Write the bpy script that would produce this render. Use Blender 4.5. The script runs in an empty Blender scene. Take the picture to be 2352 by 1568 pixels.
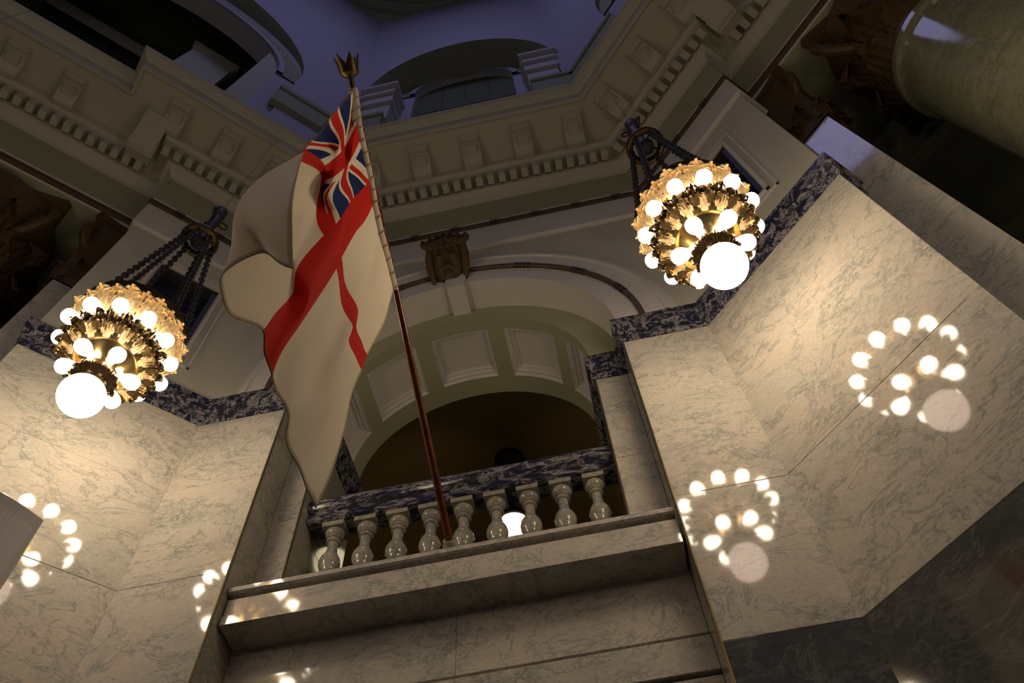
import bpy, bmesh, math, random
from mathutils import Vector, Matrix
random.seed(7)
C = bpy.context.scene.collection
S = 0.4            # metres per design unit
ZF = 1.5           # camera height above the floor (m)
PI = math.pi
R2 = math.sqrt(.5)

# ------------------------------------------------------------------ camera, world, exposure
sc = bpy.context.scene
cam_d = bpy.data.cameras.new('camera'); cam = bpy.data.objects.new('camera', cam_d); C.objects.link(cam)
yaw, pit, roll = math.radians(-7.159), math.radians(60.476), math.radians(-5.014)
fw = Vector((math.sin(yaw)*math.cos(pit), math.cos(yaw)*math.cos(pit), math.sin(pit)))
rt = fw.cross(Vector((0, 0, 1))).normalized(); up = rt.cross(fw)
rr = math.cos(roll)*rt + math.sin(roll)*up; uu = -math.sin(roll)*rt + math.cos(roll)*up
M = Matrix((rr, uu, -fw)).transposed().to_4x4(); M.translation = Vector((0, 0, ZF)); cam.matrix_world = M
cam_d.sensor_width = 36.0; cam_d.lens = 36.0*1864/2352; cam_d.clip_start = .02; cam_d.clip_end = 200
sc.camera = cam
w = bpy.data.worlds.new('world'); sc.world = w; w.use_nodes = True
bg = w.node_tree.nodes['Background']; bg.inputs[0].default_value = (.50, .52, .95, 1); bg.inputs[1].default_value = .035
sc.view_settings.view_transform = 'Standard'; sc.view_settings.look = 'None'
sc.view_settings.exposure = 0.0; sc.view_settings.gamma = 1.0; sc.view_settings.use_curve_mapping = False
BULB_STRENGTH = 35.0
GLOBE_STRENGTH = 6.5

# added cool fill light below the dome, a guessed source of the blue
ld = bpy.data.lights.new('dome_fill_light', 'AREA'); ld.shape = 'DISK'; ld.size = 5.0; ld.energy = 120; ld.color = (.50, .50, 1.0)
lo = bpy.data.objects.new('dome_fill_light', ld); C.objects.link(lo); lo.location = (-1.15, -2.1, 24.6); lo['kind'] = 'structure'

# ------------------------------------------------------------------ materials
def lin(r, g, b):
    f = lambda c: (c/12.92 if c <= .04045 else ((c+.055)/1.055)**2.4)
    return (f(r/255), f(g/255), f(b/255), 1)
def newmat(name, col, rough=.5, metal=0., spec=.5):
    m = bpy.data.materials.new(name); m.use_nodes = True
    b = m.node_tree.nodes['Principled BSDF']
    b.inputs['Base Color'].default_value = col; b.inputs['Roughness'].default_value = rough
    b.inputs['Metallic'].default_value = metal; b.inputs['Specular IOR Level'].default_value = spec
    return m
def N(m, t, **kw):
    n = m.node_tree.nodes.new(t)
    for k, v in kw.items(): setattr(n, k, v)
    return n
def bsdf(m): return m.node_tree.nodes['Principled BSDF']
def L(m, a, b): m.node_tree.links.new(a, b)
def coords(m, perobj=True, kind='Object'):
    tc = N(m, 'ShaderNodeTexCoord'); out = tc.outputs[kind]
    if perobj:
        oi = N(m, 'ShaderNodeObjectInfo'); ml = N(m, 'ShaderNodeMath', operation='MULTIPLY'); ml.inputs[1].default_value = 37.
        L(m, oi.outputs['Random'], ml.inputs[0])
        ad = N(m, 'ShaderNodeVectorMath', operation='ADD'); L(m, out, ad.inputs[0]); L(m, ml.outputs[0], ad.inputs[1]); out = ad.outputs[0]
    return out
def noise(m, vec, scale, detail=6, rough=.6, dist=0.):
    n = N(m, 'ShaderNodeTexNoise'); n.inputs['Scale'].default_value = scale; n.inputs['Detail'].default_value = detail
    n.inputs['Roughness'].default_value = rough; n.inputs['Distortion'].default_value = dist
    L(m, vec, n.inputs['Vector']); return n.outputs['Fac']
def ramp(m, fac, stops):
    r = N(m, 'ShaderNodeValToRGB'); e = r.color_ramp.elements
    e[0].position, e[0].color = stops[0]; e[1].position, e[1].color = stops[-1]
    for p, c in stops[1:-1]:
        x = e.new(p); x.color = c
    L(m, fac, r.inputs[0]); return r.outputs['Color']
def mixc(m, fac, a, b, mode='MIX'):
    x = N(m, 'ShaderNodeMix', data_type='RGBA', blend_type=mode)
    if isinstance(fac, float): x.inputs[0].default_value = fac
    else: L(m, fac, x.inputs[0])
    for v, i in ((a, 6), (b, 7)):
        if isinstance(v, tuple): x.inputs[i].default_value = v
        else: L(m, v, x.inputs[i])
    return x.outputs[2]
def bump(m, h, strength, dist=.01):
    b = N(m, 'ShaderNodeBump'); b.inputs['Strength'].default_value = strength; b.inputs['Distance'].default_value = dist
    L(m, h, b.inputs['Height']); L(m, b.outputs[0], bsdf(m).inputs['Normal'])
def g(v): return (v, v, v, 1)

def marble(name, base, vein, warm, rough=.06):
    m = newmat(name, base, rough, 0, .5); v = coords(m)
    mp = N(m, 'ShaderNodeMapping'); mp.inputs['Rotation'].default_value = (.5, .35, .6); mp.inputs['Scale'].default_value = (1, 1, 1.7); L(m, v, mp.inputs[0])
    v = mp.outputs[0]
    cloud = ramp(m, noise(m, v, 1.3, 4, .55, .6), [(.3, g(0)), (.7, g(1))])
    col = mixc(m, cloud, base, warm)
    n1 = noise(m, v, 3.6, 13, .80, .25)
    r1 = ramp(m, n1, [(.462, g(0)), (.498, g(.9)), (.502, g(.9)), (.538, g(0))])
    mask = ramp(m, noise(m, v, 1.7, 4, .6, .5), [(.46, g(.06)), (.68, g(1))])
    f = N(m, 'ShaderNodeMix', data_type='RGBA', blend_type='MULTIPLY'); f.inputs[0].default_value = 1
    L(m, r1, f.inputs[6]); L(m, mask, f.inputs[7])
    col = mixc(m, f.outputs[2], col, vein)
    n2 = noise(m, v, 1.6, 7, .65, 1.0)
    r2 = ramp(m, n2, [(.482, g(0)), (.5, g(.6)), (.518, g(0))])
    col = mixc(m, r2, col, vein)
    n3 = ramp(m, noise(m, v, 30, 8, .75, .4), [(.32, g(.80)), (.62, g(1.06))])
    col = mixc(m, 1.0, col, n3, 'MULTIPLY')
    L(m, col, bsdf(m).inputs['Base Color'])
    bump(m, noise(m, v, 2.2, 2, .5), .035, .02)
    return m
MARBLE = marble('cream marble', (.54, .52, .44, 1), (.20, .23, .215, 1), (.64, .57, .47, 1))
MARBLE_G = marble('grey green marble', (.34, .33, .28, 1), (.13, .15, .12, 1), (.40, .36, .28, 1), .06)
MARBLE_D = marble('dark base marble', (.10, .105, .095, 1), (.19, .19, .17, 1), (.065, .07, .07, 1), .07)
def breccia(name, sc_, st):
    m = newmat(name, (.05, .05, .09, 1), .09); v0 = coords(m, False)
    mp = N(m, 'ShaderNodeMapping'); mp.inputs['Scale'].default_value = st; L(m, v0, mp.inputs[0]); v = mp.outputs[0]
    n = noise(m, v, sc_, 9, .74, .9)
    c = ramp(m, n, [(.44, (.020, .022, .038, 1)), (.51, (.055, .055, .08, 1)), (.55, (.42, .39, .37, 1)), (.585, (.08, .08, .11, 1)), (.68, (.03, .03, .045, 1))])
    L(m, c, bsdf(m).inputs['Base Color']); return m
BRECCIA = breccia('navy and white breccia marble', 12, (1, 1, 1)); BRECCIA_R = breccia('streaked navy and white marble', 13, (.35, 1, 1))
def plaster(name, a, b, rough=.75):
    m = newmat(name, a, rough, 0, .3); v = coords(m, False)
    L(m, mixc(m, noise(m, v, 1.1, 5, .6, .4), a, b), bsdf(m).inputs['Base Color'])
    bump(m, noise(m, v, 25, 4, .6), .12, .004); return m
PLASTER = plaster('cream painted plaster', (.60, .56, .44, 1), (.50, .47, .36, 1))
PLASTER_L = plaster('pale painted moulding', (.68, .64, .58, 1), (.60, .56, .50, 1))
PLASTER_G = plaster('olive painted plaster', (.40, .40, .25, 1), (.33, .33, .20, 1))
DOMEPAINT = plaster('blue grey dome paint', (.52, .50, .60, 1), (.46, .44, .52, 1))
TAN = plaster('tan gallery plaster', (.42, .31, .13, 1), (.35, .26, .11, 1))
def bronzey(name, a, b, rough, metal, scale=40, bs=.4):
    m = newmat(name, a, rough, metal); v = coords(m, False)
    f = ramp(m, noise(m, v, scale, 5, .65, .5), [(.38, g(0)), (.62, g(1))])
    L(m, mixc(m, f, a, b), bsdf(m).inputs['Base Color']); bump(m, noise(m, v, scale*2, 4, .6), bs, .003); return m
BRONZE = bronzey('dark bronze', (.07, .045, .018, 1), (.17, .11, .045, 1), .34, .85)
BRONZE_D = bronzey('blackened bronze', (.025, .024, .03, 1), (.05, .045, .035, 1), .55, .25)
GILT = bronzey('gilded leaf brass', (.84, .65, .38, 1), (.46, .32, .15, 1), .38, .75, 45, .8)
BRASS = newmat('satin brass', (.62, .44, .18, 1), .22, 1.0)
CARVED = bronzey('brown carved capital', (.075, .042, .014, 1), (.13, .072, .024, 1), .55, .1, 30, .6)
GOLDBAND = bronzey('antique gold bead moulding', (.075, .04, .02, 1), (.13, .07, .03, 1), .5, .2, 60, .6)
POLE = bronzey('varnished mahogany', (.09, .018, .008, 1), (.16, .035, .012, 1), .22, 0, 12, .05)
ARRIS_HL = newmat('arris highlight strip', (.30, .24, .12, 1), .3, .9)  # metal colour for the edge highlight strips on the marble
CROWN = bronzey('tarnished brass crown', (.10, .07, .02, 1), (.18, .12, .04, 1), .35, .9)
MARBLE_C = marble('olive column marble', (.18, .18, .11, 1), (.08, .10, .055, 1), (.22, .205, .13, 1), .08)
MARBLE_F = marble('dark floor marble', (.035, .033, .028, 1), (.07, .07, .06, 1), (.045, .04, .035, 1), .12)
GLASS_D = newmat('dark window glass', (.015, .018, .035, 1), .04, 0, .6)
DARK = newmat('unlit interior', (.12, .14, .07, 1), .8)
FRAMEPAINT = newmat('dark green window joinery', (.06, .07, .045, 1), .5)
WHITEMETAL = newmat('cream loudspeaker housing', (.90, .82, .72, 1), .4)
def grille():
    m = newmat('perforated speaker grille', (.55, .50, .44, 1), .5, .1); v = coords(m, False)
    vo = N(m, 'ShaderNodeTexVoronoi'); vo.inputs['Scale'].default_value = 260; vo.inputs['Randomness'].default_value = 0; L(m, v, vo.inputs['Vector'])
    L(m, ramp(m, vo.outputs['Distance'], [(.22, (.70, .66, .62, 1)), (.40, (.92, .86, .80, 1))]), bsdf(m).inputs['Base Color']); return m
GRILLE = grille()
def emit(name, col, s):
    m = bpy.data.materials.new(name); m.use_nodes = True; nt = m.node_tree; nt.nodes.clear()
    e = nt.nodes.new('ShaderNodeEmission'); o = nt.nodes.new('ShaderNodeOutputMaterial')
    e.inputs[0].default_value = col; e.inputs[1].default_value = s; nt.links.new(e.outputs[0], o.inputs[0]); return m
E_BULB = emit('lit bulb glass', (1, .82, .60, 1), BULB_STRENGTH)
E_GLOBE = emit('lit opal globe', (1, .76, .60, 1), GLOBE_STRENGTH)
E_GALLERY = emit('lit gallery lamp', (1, .84, .52, 1), 2.6)

# ------------------------------------------------------------------ mesh helpers (design units in, metres out)
class MB:
    def __init__(s): s.v = []; s.f = []
    def add(s, pts, faces, T=None):
        n = len(s.v)
        for p in pts: s.v.append(tuple(T(p)) if T else tuple(p))
        for f in faces: s.f.append(tuple(i+n for i in f))
        return s
    def box(s, a, b, T=None):
        x0, y0, z0 = a; x1, y1, z1 = b
        P = [(x0, y0, z0), (x1, y0, z0), (x1, y1, z0), (x0, y1, z0), (x0, y0, z1), (x1, y0, z1), (x1, y1, z1), (x0, y1, z1)]
        return s.add(P, [(0, 3, 2, 1), (4, 5, 6, 7), (0, 1, 5, 4), (1, 2, 6, 5), (2, 3, 7, 6), (3, 0, 4, 7)], T)
    def prism(s, poly, a, b, T=None, ax=None):
        # poly: list of (p,q); ax(p,q,t)->3D
        n = len(poly); P = [ax(p, q, a) for p, q in poly]+[ax(p, q, b) for p, q in poly]
        F = [tuple(range(n))[::-1], tuple(range(n, 2*n))]+[(i, (i+1) % n, n+(i+1) % n, n+i) for i in range(n)]
        return s.add(P, F, T)
    def lathe(s, prof, n=24, c=(0, 0, 0), T=None, a0=0, a1=2*PI):
        full = abs(a1-a0-2*PI) < 1e-6; m = n if full else n+1
        P = []
        for r, z in prof:
            for i in range(m):
                a = a0+(a1-a0)*i/n; P.append((c[0]+r*math.cos(a), c[1]+r*math.sin(a), c[2]+z))
        F = []
        for j in range(len(prof)-1):
            for i in range(n):
                i2 = (i+1) % m; F.append((j*m+i, j*m+i2, (j+1)*m+i2, (j+1)*m+i))
        return s.add(P, F, T)
    def tube(s, pts, rad, n=8, closed=False, T=None):
        pts = [Vector(p) for p in pts]; k = len(pts); P = []; prev = None
        for i, p in enumerate(pts):
            if closed: d = pts[(i+1) % k]-pts[i-1]
            else: d = pts[min(i+1, k-1)]-pts[max(i-1, 0)]
            d.normalize()
            if prev is None:
                a = Vector((0, 0, 1)) if abs(d.z) < .9 else Vector((1, 0, 0)); u = d.cross(a).normalized()
            else:
                u = (prev-d*prev.dot(d)).normalized()
            prev = u; v = d.cross(u); r = rad[i] if isinstance(rad, (list, tuple)) else rad
            for j in range(n):
                a = 2*PI*j/n; P.append(p+u*r*math.cos(a)+v*r*math.sin(a))
        F = []
        for i in range(k if closed else k-1):
            i2 = (i+1) % k
            for j in range(n): F.append((i*n+j, i*n+(j+1) % n, i2*n+(j+1) % n, i2*n+j))
        if not closed: F += [tuple(range(n))[::-1], tuple((k-1)*n+j for j in range(n))]
        return s.add(P, F, T)
    def mesh(s, name, mat, smooth=False, local=False):
        me = bpy.data.meshes.new(name)
        o = 0 if local else ZF
        me.from_pydata([(x*S, y*S, z*S+o) for x, y, z in s.v], [], s.f); me.update()
        bm = bmesh.new(); bm.from_mesh(me); bmesh.ops.remove_doubles(bm, verts=bm.verts, dist=1e-5)
        bmesh.ops.recalc_face_normals(bm, faces=bm.faces); bm.to_mesh(me); bm.free()
        me.materials.append(mat)
        if smooth:
            for p in me.polygons: p.use_smooth = True
            try: me.set_sharp_from_angle(angle=math.radians(38))
            except Exception: pass
        return me
    def build(s, name, mat, parent=None, smooth=False, local=False):
        return link(name, s.mesh(name, mat, smooth, local), parent)
def link(name, me, parent=None, mtx=None):
    o = bpy.data.objects.new(name, me); C.objects.link(o)
    if parent: o.parent = parent
    if mtx is not None: o.matrix_local = mtx
    return o
def tag(o, label=None, cat=None, group=None, kind=None):
    if label: o['label'] = label
    if cat: o['category'] = cat
    if group: o['group'] = group
    if kind: o['kind'] = kind
    return o
def struct(o, label=None, cat=None):
    o['kind'] = 'structure'; return tag(o, label, cat)
def empty(name, p, label=None, cat=None, group=None):
    o = bpy.data.objects.new(name, None); C.objects.link(o); o.empty_display_size = .1
    o.location = (p[0]*S, p[1]*S, p[2]*S+ZF); return tag(o, label, cat, group)

# plan frames: (along, depth behind the wall plane, z)
CR = (3.43, 10.0); CL = (-9.17, 10.0)
def FF(p): return (p[0], 10.0+p[1], p[2])
def FRt(p): return (CR[0]+(p[0]+p[1])*R2, CR[1]+(-p[0]+p[1])*R2, p[2])
def FLt(p): return (CL[0]-(p[0]+p[1])*R2, CL[1]+(-p[0]+p[1])*R2, p[2])
def plan(F, a, w): q = F((a, w, 0)); return (q[0], q[1])

def sweep(mb, path, prof):
    """profile (w outward-into-wall positive, z) swept along plan path; room on the -w side"""
    n = len(path); P = []; m = len(prof)
    nor = []
    for i in range(n-1):
        dx, dy = path[i+1][0]-path[i][0], path[i+1][1]-path[i][1]; l = math.hypot(dx, dy); nor.append((-dy/l, dx/l))
    for i in range(n):
        if i == 0: nx, ny, k = nor[0][0], nor[0][1], 1
        elif i == n-1: nx, ny, k = nor[-1][0], nor[-1][1], 1
        else:
            nx, ny = nor[i-1][0]+nor[i][0], nor[i-1][1]+nor[i][1]; l = math.hypot(nx, ny); nx /= l; ny /= l
            k = 1/(nx*nor[i][0]+ny*nor[i][1])
        for w_, z in prof: P.append((path[i][0]+nx*w_*k, path[i][1]+ny*w_*k, z))
    F = [(i*m+j, (i+1)*m+j, (i+1)*m+(j+1) % m, i*m+(j+1) % m) for i in range(n-1) for j in range(m)]
    F += [tuple(range(m)), tuple((n-1)*m+j for j in range(m))[::-1]]
    return mb.add(P, F)

def arch_outline(uc, r, zs, z0, n=40, k=1.0):
    pts = [(uc-r, z0+(zs-z0)*i/4) for i in range(4)]
    pts += [(uc-r*math.cos(PI*i/n), zs+k*r*math.sin(PI*i/n)) for i in range(n+1)]
    pts += [(uc+r, zs-(zs-z0)*(i+1)/4) for i in range(4)]
    return pts
def holed(mb, F, u0, u1, z0, z1, out, wf=lambda u, z: 0., rad=8, cz=None):
    """wall sheet from the outline of an opening out to a rectangle, curved by wf"""
    uc = sum(p[0] for p in out)/len(out); zc = z0 if cz is None else cz
    outer = []
    for (u, z) in out:
        du, dz = u-uc, max(z-zc, 1e-6); t = 1e9
        if du > 1e-9: t = min(t, (u1-uc)/du)
        if du < -1e-9: t = min(t, (u0-uc)/du)
        t = min(t, (z1-zc)/dz); q = [uc+du*t, zc+dz*t]; 
        if z <= zc+1e-4: q[1] = z0
        outer.append(q)
    for cu in (u0, u1):
        k = min(range(len(outer)), key=lambda i: math.hypot(outer[i][0]-cu, outer[i][1]-z1)); outer[k] = [cu, z1]
    n = len(out); P = []
    for j in range(rad+1):
        t = j/rad
        for (a, b) in zip(out, outer):
            u = a[0]+(b[0]-a[0])*t; z = a[1]+(b[1]-a[1])*t; P.append(F((u, wf(u, z), z)))
    FC = [(j*n+i, j*n+i+1, (j+1)*n+i+1, (j+1)*n+i) for j in range(rad) for i in range(n-1)]
    return mb.add(P, FC)
def skin(mb, A, B):
    n = len(A); return mb.add(list(A)+list(B), [(i, i+1, n+i+1, n+i) for i in range(n-1)])

ZCAP = 17.65; OC, OH = -2.78, 4.17; IC, IH = -2.87, 3.46; YI = .9; YB = 3.5
ZFL = -ZF/S

# ------------------------------------------------------------------ floor, marble walls
struct(MB().box((-40, -34, ZFL-.5), (34, 26, ZFL)).build('floor', MARBLE_F))
JG = .0025
def slab(F, a0, a1, z0, z1, parent, w0=0., th=.35, mat=None, name='marble_slab'):
    b = MB(); c = .009; x0, x1, y0, y1 = a0+JG, a1-JG, z0+JG, z1-JG
    P = [(x0, w0+c, y0), (x1, w0+c, y0), (x1, w0+c, y1), (x0, w0+c, y1), (x0+c, w0, y0+c), (x1-c, w0, y0+c), (x1-c, w0, y1-c), (x0+c, w0, y1-c),
         (x0, w0+th, y0), (x1, w0+th, y0), (x1, w0+th, y1), (x0, w0+th, y1)]
    b.add(P, [(4, 5, 6, 7), (0, 1, 5, 4), (1, 2, 6, 5), (2, 3, 7, 6), (3, 0, 4, 7), (8, 9, 1, 0), (9, 10, 2, 1), (10, 11, 3, 2), (11, 8, 0, 3), (11, 10, 9, 8)], F)
    return b.build(name, mat or MARBLE, parent)

wf_ = struct(empty('wall_front', (OC, 10, ZFL))); wl_ = struct(empty('wall_left', (-11, 8, ZFL))); wr_ = struct(empty('wall_right', (5, 8, ZFL)))
def rel(o, parent):      # keep world coordinates under a parent that sits elsewhere
    o.parent = parent; o.matrix_parent_inverse = Matrix.Translation(parent.location).inverted(); return o
def slabW(*a, **k):
    par = a[5]; o = slab(*a[:5], None, **k); return rel(o, par)
x0, x1 = OC-OH, OC+OH
core = MB()   # masonry behind the slabs
core.box((CL[0], .35, ZFL), (x0+.35, .95, 24.6), FF)
RJ = [(ZFL, 7.93), (7.93, 11.13), (11.13, 16.7)]; LJ = [(ZFL, 4.5), (4.5, 7.93), (7.93, 11.35), (11.35, 14.2), (14.2, 16.7)]
for z0, z1 in LJ:
    slabW(FF, CL[0]-.1, x0, z0, z1, wf_); slabW(FLt, 0, 4.4, z0, z1, wl_)
for z0, z1 in RJ:
    mt = MARBLE_D if z1 < 8 else MARBLE; ww = 0
    slabW(FF, x1, CR[0]+.1, z0, z1, wf_, mat=mt, w0=ww); slabW(FRt, 0, 4.4, z0, z1, wr_, mat=mt, w0=ww)
# reveals of the great front opening and inner jamb pilasters
def TR(p): return (x1+p[1], 10+p[0], p[2])          # right reveal: along = depth, w grows to +x
def TL_(p): return (x0-p[1], 10+p[0], p[2])
for z0, z1, ee in ((ZFL, 7.93, 1.12), (7.93, 9.95, 1.12), (9.95, 16.7, .95)):
    slabW(TR, .0, ee, z0, z1, wf_, th=.5, mat=MARBLE_G); slabW(TL_, .0, ee, z0, z1, wf_, th=.5, mat=MARBLE_G)
ix0, ix1 = IC-IH, IC+IH
for z0, z1 in ((10.15, 13.6), (13.6, 16.7)):
    slabW(FF, ix1, x1, z0, z1, wf_, w0=YI, th=.3); slabW(FF, x0, ix0, z0, z1, wf_, w0=YI, th=.3)
def TRi(p): return (ix1+p[1], 10+p[0], p[2])
def TLi(p): return (ix0-p[1], 10+p[0], p[2])
for z0, z1 in ((10.15, 13.6), (13.6, 16.7)):
    slabW(TRi, YI, YB, z0, z1, wf_, th=.3, mat=MARBLE_G); slabW(TLi, YI, YB, z0, z1, wf_, th=.3, mat=MARBLE_G)
for (bx, by, z0_) in ((x0, 10, ZFL), (x1, 10, ZFL), (ix0, 10+YI, 11.06), (ix1, 10+YI, 11.06)):  # thin metal strips stand in for the highlight along the stone arrises
    b = MB(); b.tube([(bx, by, z0_), (bx, by, 16.7)], .026, 8); rel(b.build('arris_highlight', ARRIS_HL, None, True), wf_)
# wall under the balcony
zz = [(ZFL, 4.2, .90), (4.2, 8.08, .90), (8.13, 8.78, .84), (8.88, 10.3, .92)]
for z0, z1, ww in zz:
    for a0, a1 in ((x0, OC), (OC, x1)):
        slabW(FF, a0, a1, z0, z1, wf_, w0=ww, th=.3)
# backing masonry of all three walls, upper plaster included
core = MB()
core.box((CL[0]-.1, .34, ZFL), (x0-.02, YI+.02, 16.75), FF).box((x1+.02, .34, ZFL), (CR[0]+.1, YI+.02, 16.75), FF)
core.box((x0-.02, 1.2, ZFL), (x1+.02, 1.6, 10.1), FF)
core.box((0, .34, ZFL), (4.38, .88, 16.75), FLt).box((0, .34, ZFL), (4.38, .88, 16.75), FRt)
rel(core.build('backing', MARBLE_G), wf_)
# pier ends towards the side bays
for F, par in ((FRt, wr_), (FLt, wl_)):
    def TE(p, F=F): return F((4.4-p[1], p[0], p[2]))
    slabW(TE, 0, .9, ZFL, 16.7, par, th=.3)

# ------------------------------------------------------------------ plaster above the caps
wfun0 = lambda u, z: 0.
up_ = MB()
out = arch_outline(OC, OH, ZCAP, ZCAP, 48)
holed(up_, FF, CL[0], CR[0], ZCAP-.1, 25.2, out, cz=ZCAP-.1)
# soffit strip of the outer arch and the face ring around the inner arch
A = [FF((u, 0, z)) for u, z in out]; B = [FF((u, YI, z)) for u, z in out]
sof = MB(); skin(sof, A, B)
rel(up_.build('upper_plaster', PLASTER, smooth=True), wf_); rel(sof.build('arch_soffit', PLASTER_L, smooth=True), wf_)
n = 48
ring = MB(); oi = [(IC-IH*math.cos(PI*i/n), ZCAP+IH*math.sin(PI*i/n)) for i in range(n+1)]; oo = [(OC-(OH+.01)*math.cos(PI*i/n), ZCAP+(OH+.01)*math.sin(PI*i/n)) for i in range(n+1)]
skin(ring, [FF((u, YI, z)) for u, z in oi], [FF((u, YI, z)) for u, z in oo])
rel(ring.build('arch_face_ring', PLASTER_G, smooth=True), wf_)

# coffered barrel vault
vault = MB(); RIB = [(91.7+37*k) for k in (-2, -1, 0, 1, 2)]
def cyl(a, w_, r): a = math.radians(a); return FF((IC+r*math.cos(a), w_, ZCAP+r*math.sin(a)))
def patch(mb, a0, a1, w0, w1, r, k=8):
    skin(mb, [cyl(a0+(a1-a0)*i/k, w0, r) for i in range(k+1)], [cyl(a0+(a1-a0)*i/k, w1, r) for i in range(k+1)])
W0, W1 = 1.22, 2.9
patch(vault, 0, 180, YI, W0, IH, 60); patch(vault, 0, 180, W1, YB, IH, 60)
edges = [0]+[x for c in RIB for x in (c-14.3, c+14.3)]+[180]
for i in range(0, len(edges), 2): 
    a0, a1 = max(0, min(180, edges[i])), max(0, min(180, edges[i+1]))
    if a1 > a0: patch(vault, a0, a1, W0, W1, IH)
rel(vault.build('barrel_vault', PLASTER_G, smooth=True), wf_)
for c in RIB:
    a0, a1 = max(0, c-14.3), min(180, c+14.3); b = MB()
    for (da, dw, r, da2, dw2, r2) in ((0, 0, IH, .8, .06, IH+.07), (.8, .06, IH+.07, 1.6, .12, IH+.07), (1.6, .12, IH+.07, 2.2, .16, IH+.16), (2.2, .16, IH+.16, 2.9, .22, IH+.16), (2.9, .22, IH+.16, 3.3, .25, IH+.24)):
        o1 = lambda k: a0+da+(a1-a0-2*da)*k/8; o2 = lambda k: a0+da2+(a1-a0-2*da2)*k/8
        for wa, wb in ((W0+dw, W0+dw2), (W1-dw, W1-dw2)): skin(b, [cyl(o1(k), wa, r) for k in range(9)], [cyl(o2(k), wb, r2) for k in range(9)])
        for e in (0, 8): skin(b, [cyl(o1(e), W0+dw, r), cyl(o1(e), W1-dw, r)], [cyl(o2(e), W0+dw2, r2), cyl(o2(e), W1-dw2, r2)])
    patch(b, a0+3.3, a1-3.3, W0+.25, W1-.25, IH+.24)
    rel(b.build('coffer', PLASTER_L, smooth=True), wf_)
# archivolt: raised mouldings on the face
def arcband(mb, F, uc, zs, r0, r1, w0, w1, n=56, a0=0, a1=PI, k=1.):
    A = [[], [], [], []]
    for i in range(n+1):
        a = a0+(a1-a0)*i/n; c_, s_ = math.cos(a), math.sin(a)*k
        for j, (r, w_) in enumerate(((r0, w1), (r0, w0), (r1, w0), (r1, w1))): A[j].append(F((uc+r*c_, w_, zs+r*s_)))
    for j in range(3): skin(mb, A[j], A[j+1])
    return mb
av = MB()
arcband(av, FF, OC, ZCAP, 4.17, 4.8, -.03, .1); arcband(av, FF, OC, ZCAP, 4.9, 5.42, -.10, .1); arcband(av, FF, OC, ZCAP, 5.42, 5.5, -.16, .1); arcband(av, FF, OC, ZCAP, 5.5, 5.72, -.06, .1)
rel(av.build('archivolt', PLASTER_L, smooth=True), wf_)
def goldrod(pts, r, name, parent, beads=0):
    b = MB(); b.tube(pts, r, 8)
    o = b.build(name, GOLDBAND, None, True); return rel(o, parent) if parent else o
gp = [FF((OC+4.85*math.cos(a), -.09, ZCAP+4.85*math.sin(a))) for a in [PI*i/60 for i in range(61)]]
am = struct(goldrod(gp, .075, 'trim_1', None))
bm_ = MB()
for q in (20, 42, 65, 88, 112, 135, 160):
    for dq in (-2.4, -.8, .8, 2.4):
        a = math.radians(q+dq); cpt = Vector(FF((OC+4.85*math.cos(a), -.09, ZCAP+4.85*math.sin(a)))); d = Vector((-math.sin(a), 0, math.cos(a)))
        bm_.tube([cpt-d*.03, cpt+d*.03], .095, 8)
bm_.build('bead_band', BRONZE_D, am, True)
# keystone
ks = MB(); ks.add([(OC-.26, 9.93, ZCAP+3.95), (OC+.26, 9.93, ZCAP+3.95), (OC+.40, 9.80, ZCAP+5.4), (OC-.40, 9.80, ZCAP+5.4), (OC-.26, 10.9, ZCAP+3.95), (OC+.26, 10.9, ZCAP+3.95), (OC+.40, 10.1, ZCAP+5.4), (OC-.40, 10.1, ZCAP+5.4)],
                  [(0, 1, 2, 3), (0, 4, 5, 1), (0, 3, 7, 4), (1, 5, 6, 2), (3, 2, 6, 7)])
rel(ks.build('keystone', PLASTER_L), wf_)

# diagonal upper walls with a dark window each
NI = (1.25, 3.05, 18.95, 22.85)
for F, par, wn in ((FRt, wr_, 'window_1'), (FLt, wl_, 'window_2')):
    b = MB(); a0, a1, z0, z1 = NI
    for (p, q, r, s_) in ((0, a0, ZCAP-.1, 25.2), (a1, 4.4, ZCAP-.1, 25.2), (a0, a1, ZCAP-.1, z0), (a0, a1, z1, 25.2)): b.box((p, 0, r), (q, .45, s_), F)
    b.box((4.0, .1, ZCAP-.1), (4.4, .9, 25.2), F)
    rel(b.build('upper_plaster', PLASTER), par)
    b = MB()
    for e, wd, pr in ((.36, .07, -.05), (.14, .1, -.07)):
        A0, A1, Z0, Z1 = a0-e, a1+e, z0-e, z1+e
        b.box((A0, pr, Z0), (A0+wd, .02, Z1), F).box((A1-wd, pr, Z0), (A1, .02, Z1), F).box((A0, pr, Z0), (A1, .02, Z0+wd), F).box((A0, pr, Z1-wd), (A1, .02, Z1), F)
    rel(b.build('panel_moulding', PLASTER_L), par)
    wo = struct(empty(wn, F((2.15, .4, 19)))); 
    b = MB(); b.box((a0, .36, z0), (a1, .40, z1), F); rel(b.build('pane', GLASS_D), wo)
    b = MB()
    for (p, q, r, s_) in ((a0, a0+.14, z0, z1), (a1-.14, a1, z0, z1), (a0, a1, z0, z0+.14), (a0, a1, z1-.14, z1)): b.box((p, .05, r), (q, .36, s_), F)
    b.box((2.11, .30, z0), (2.19, .36, z1), F); b.box((a0, .30, 21.3), (a1, .36, 21.38), F)
    rel(b.build('window_frame', BRONZE_D), wo)

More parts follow.
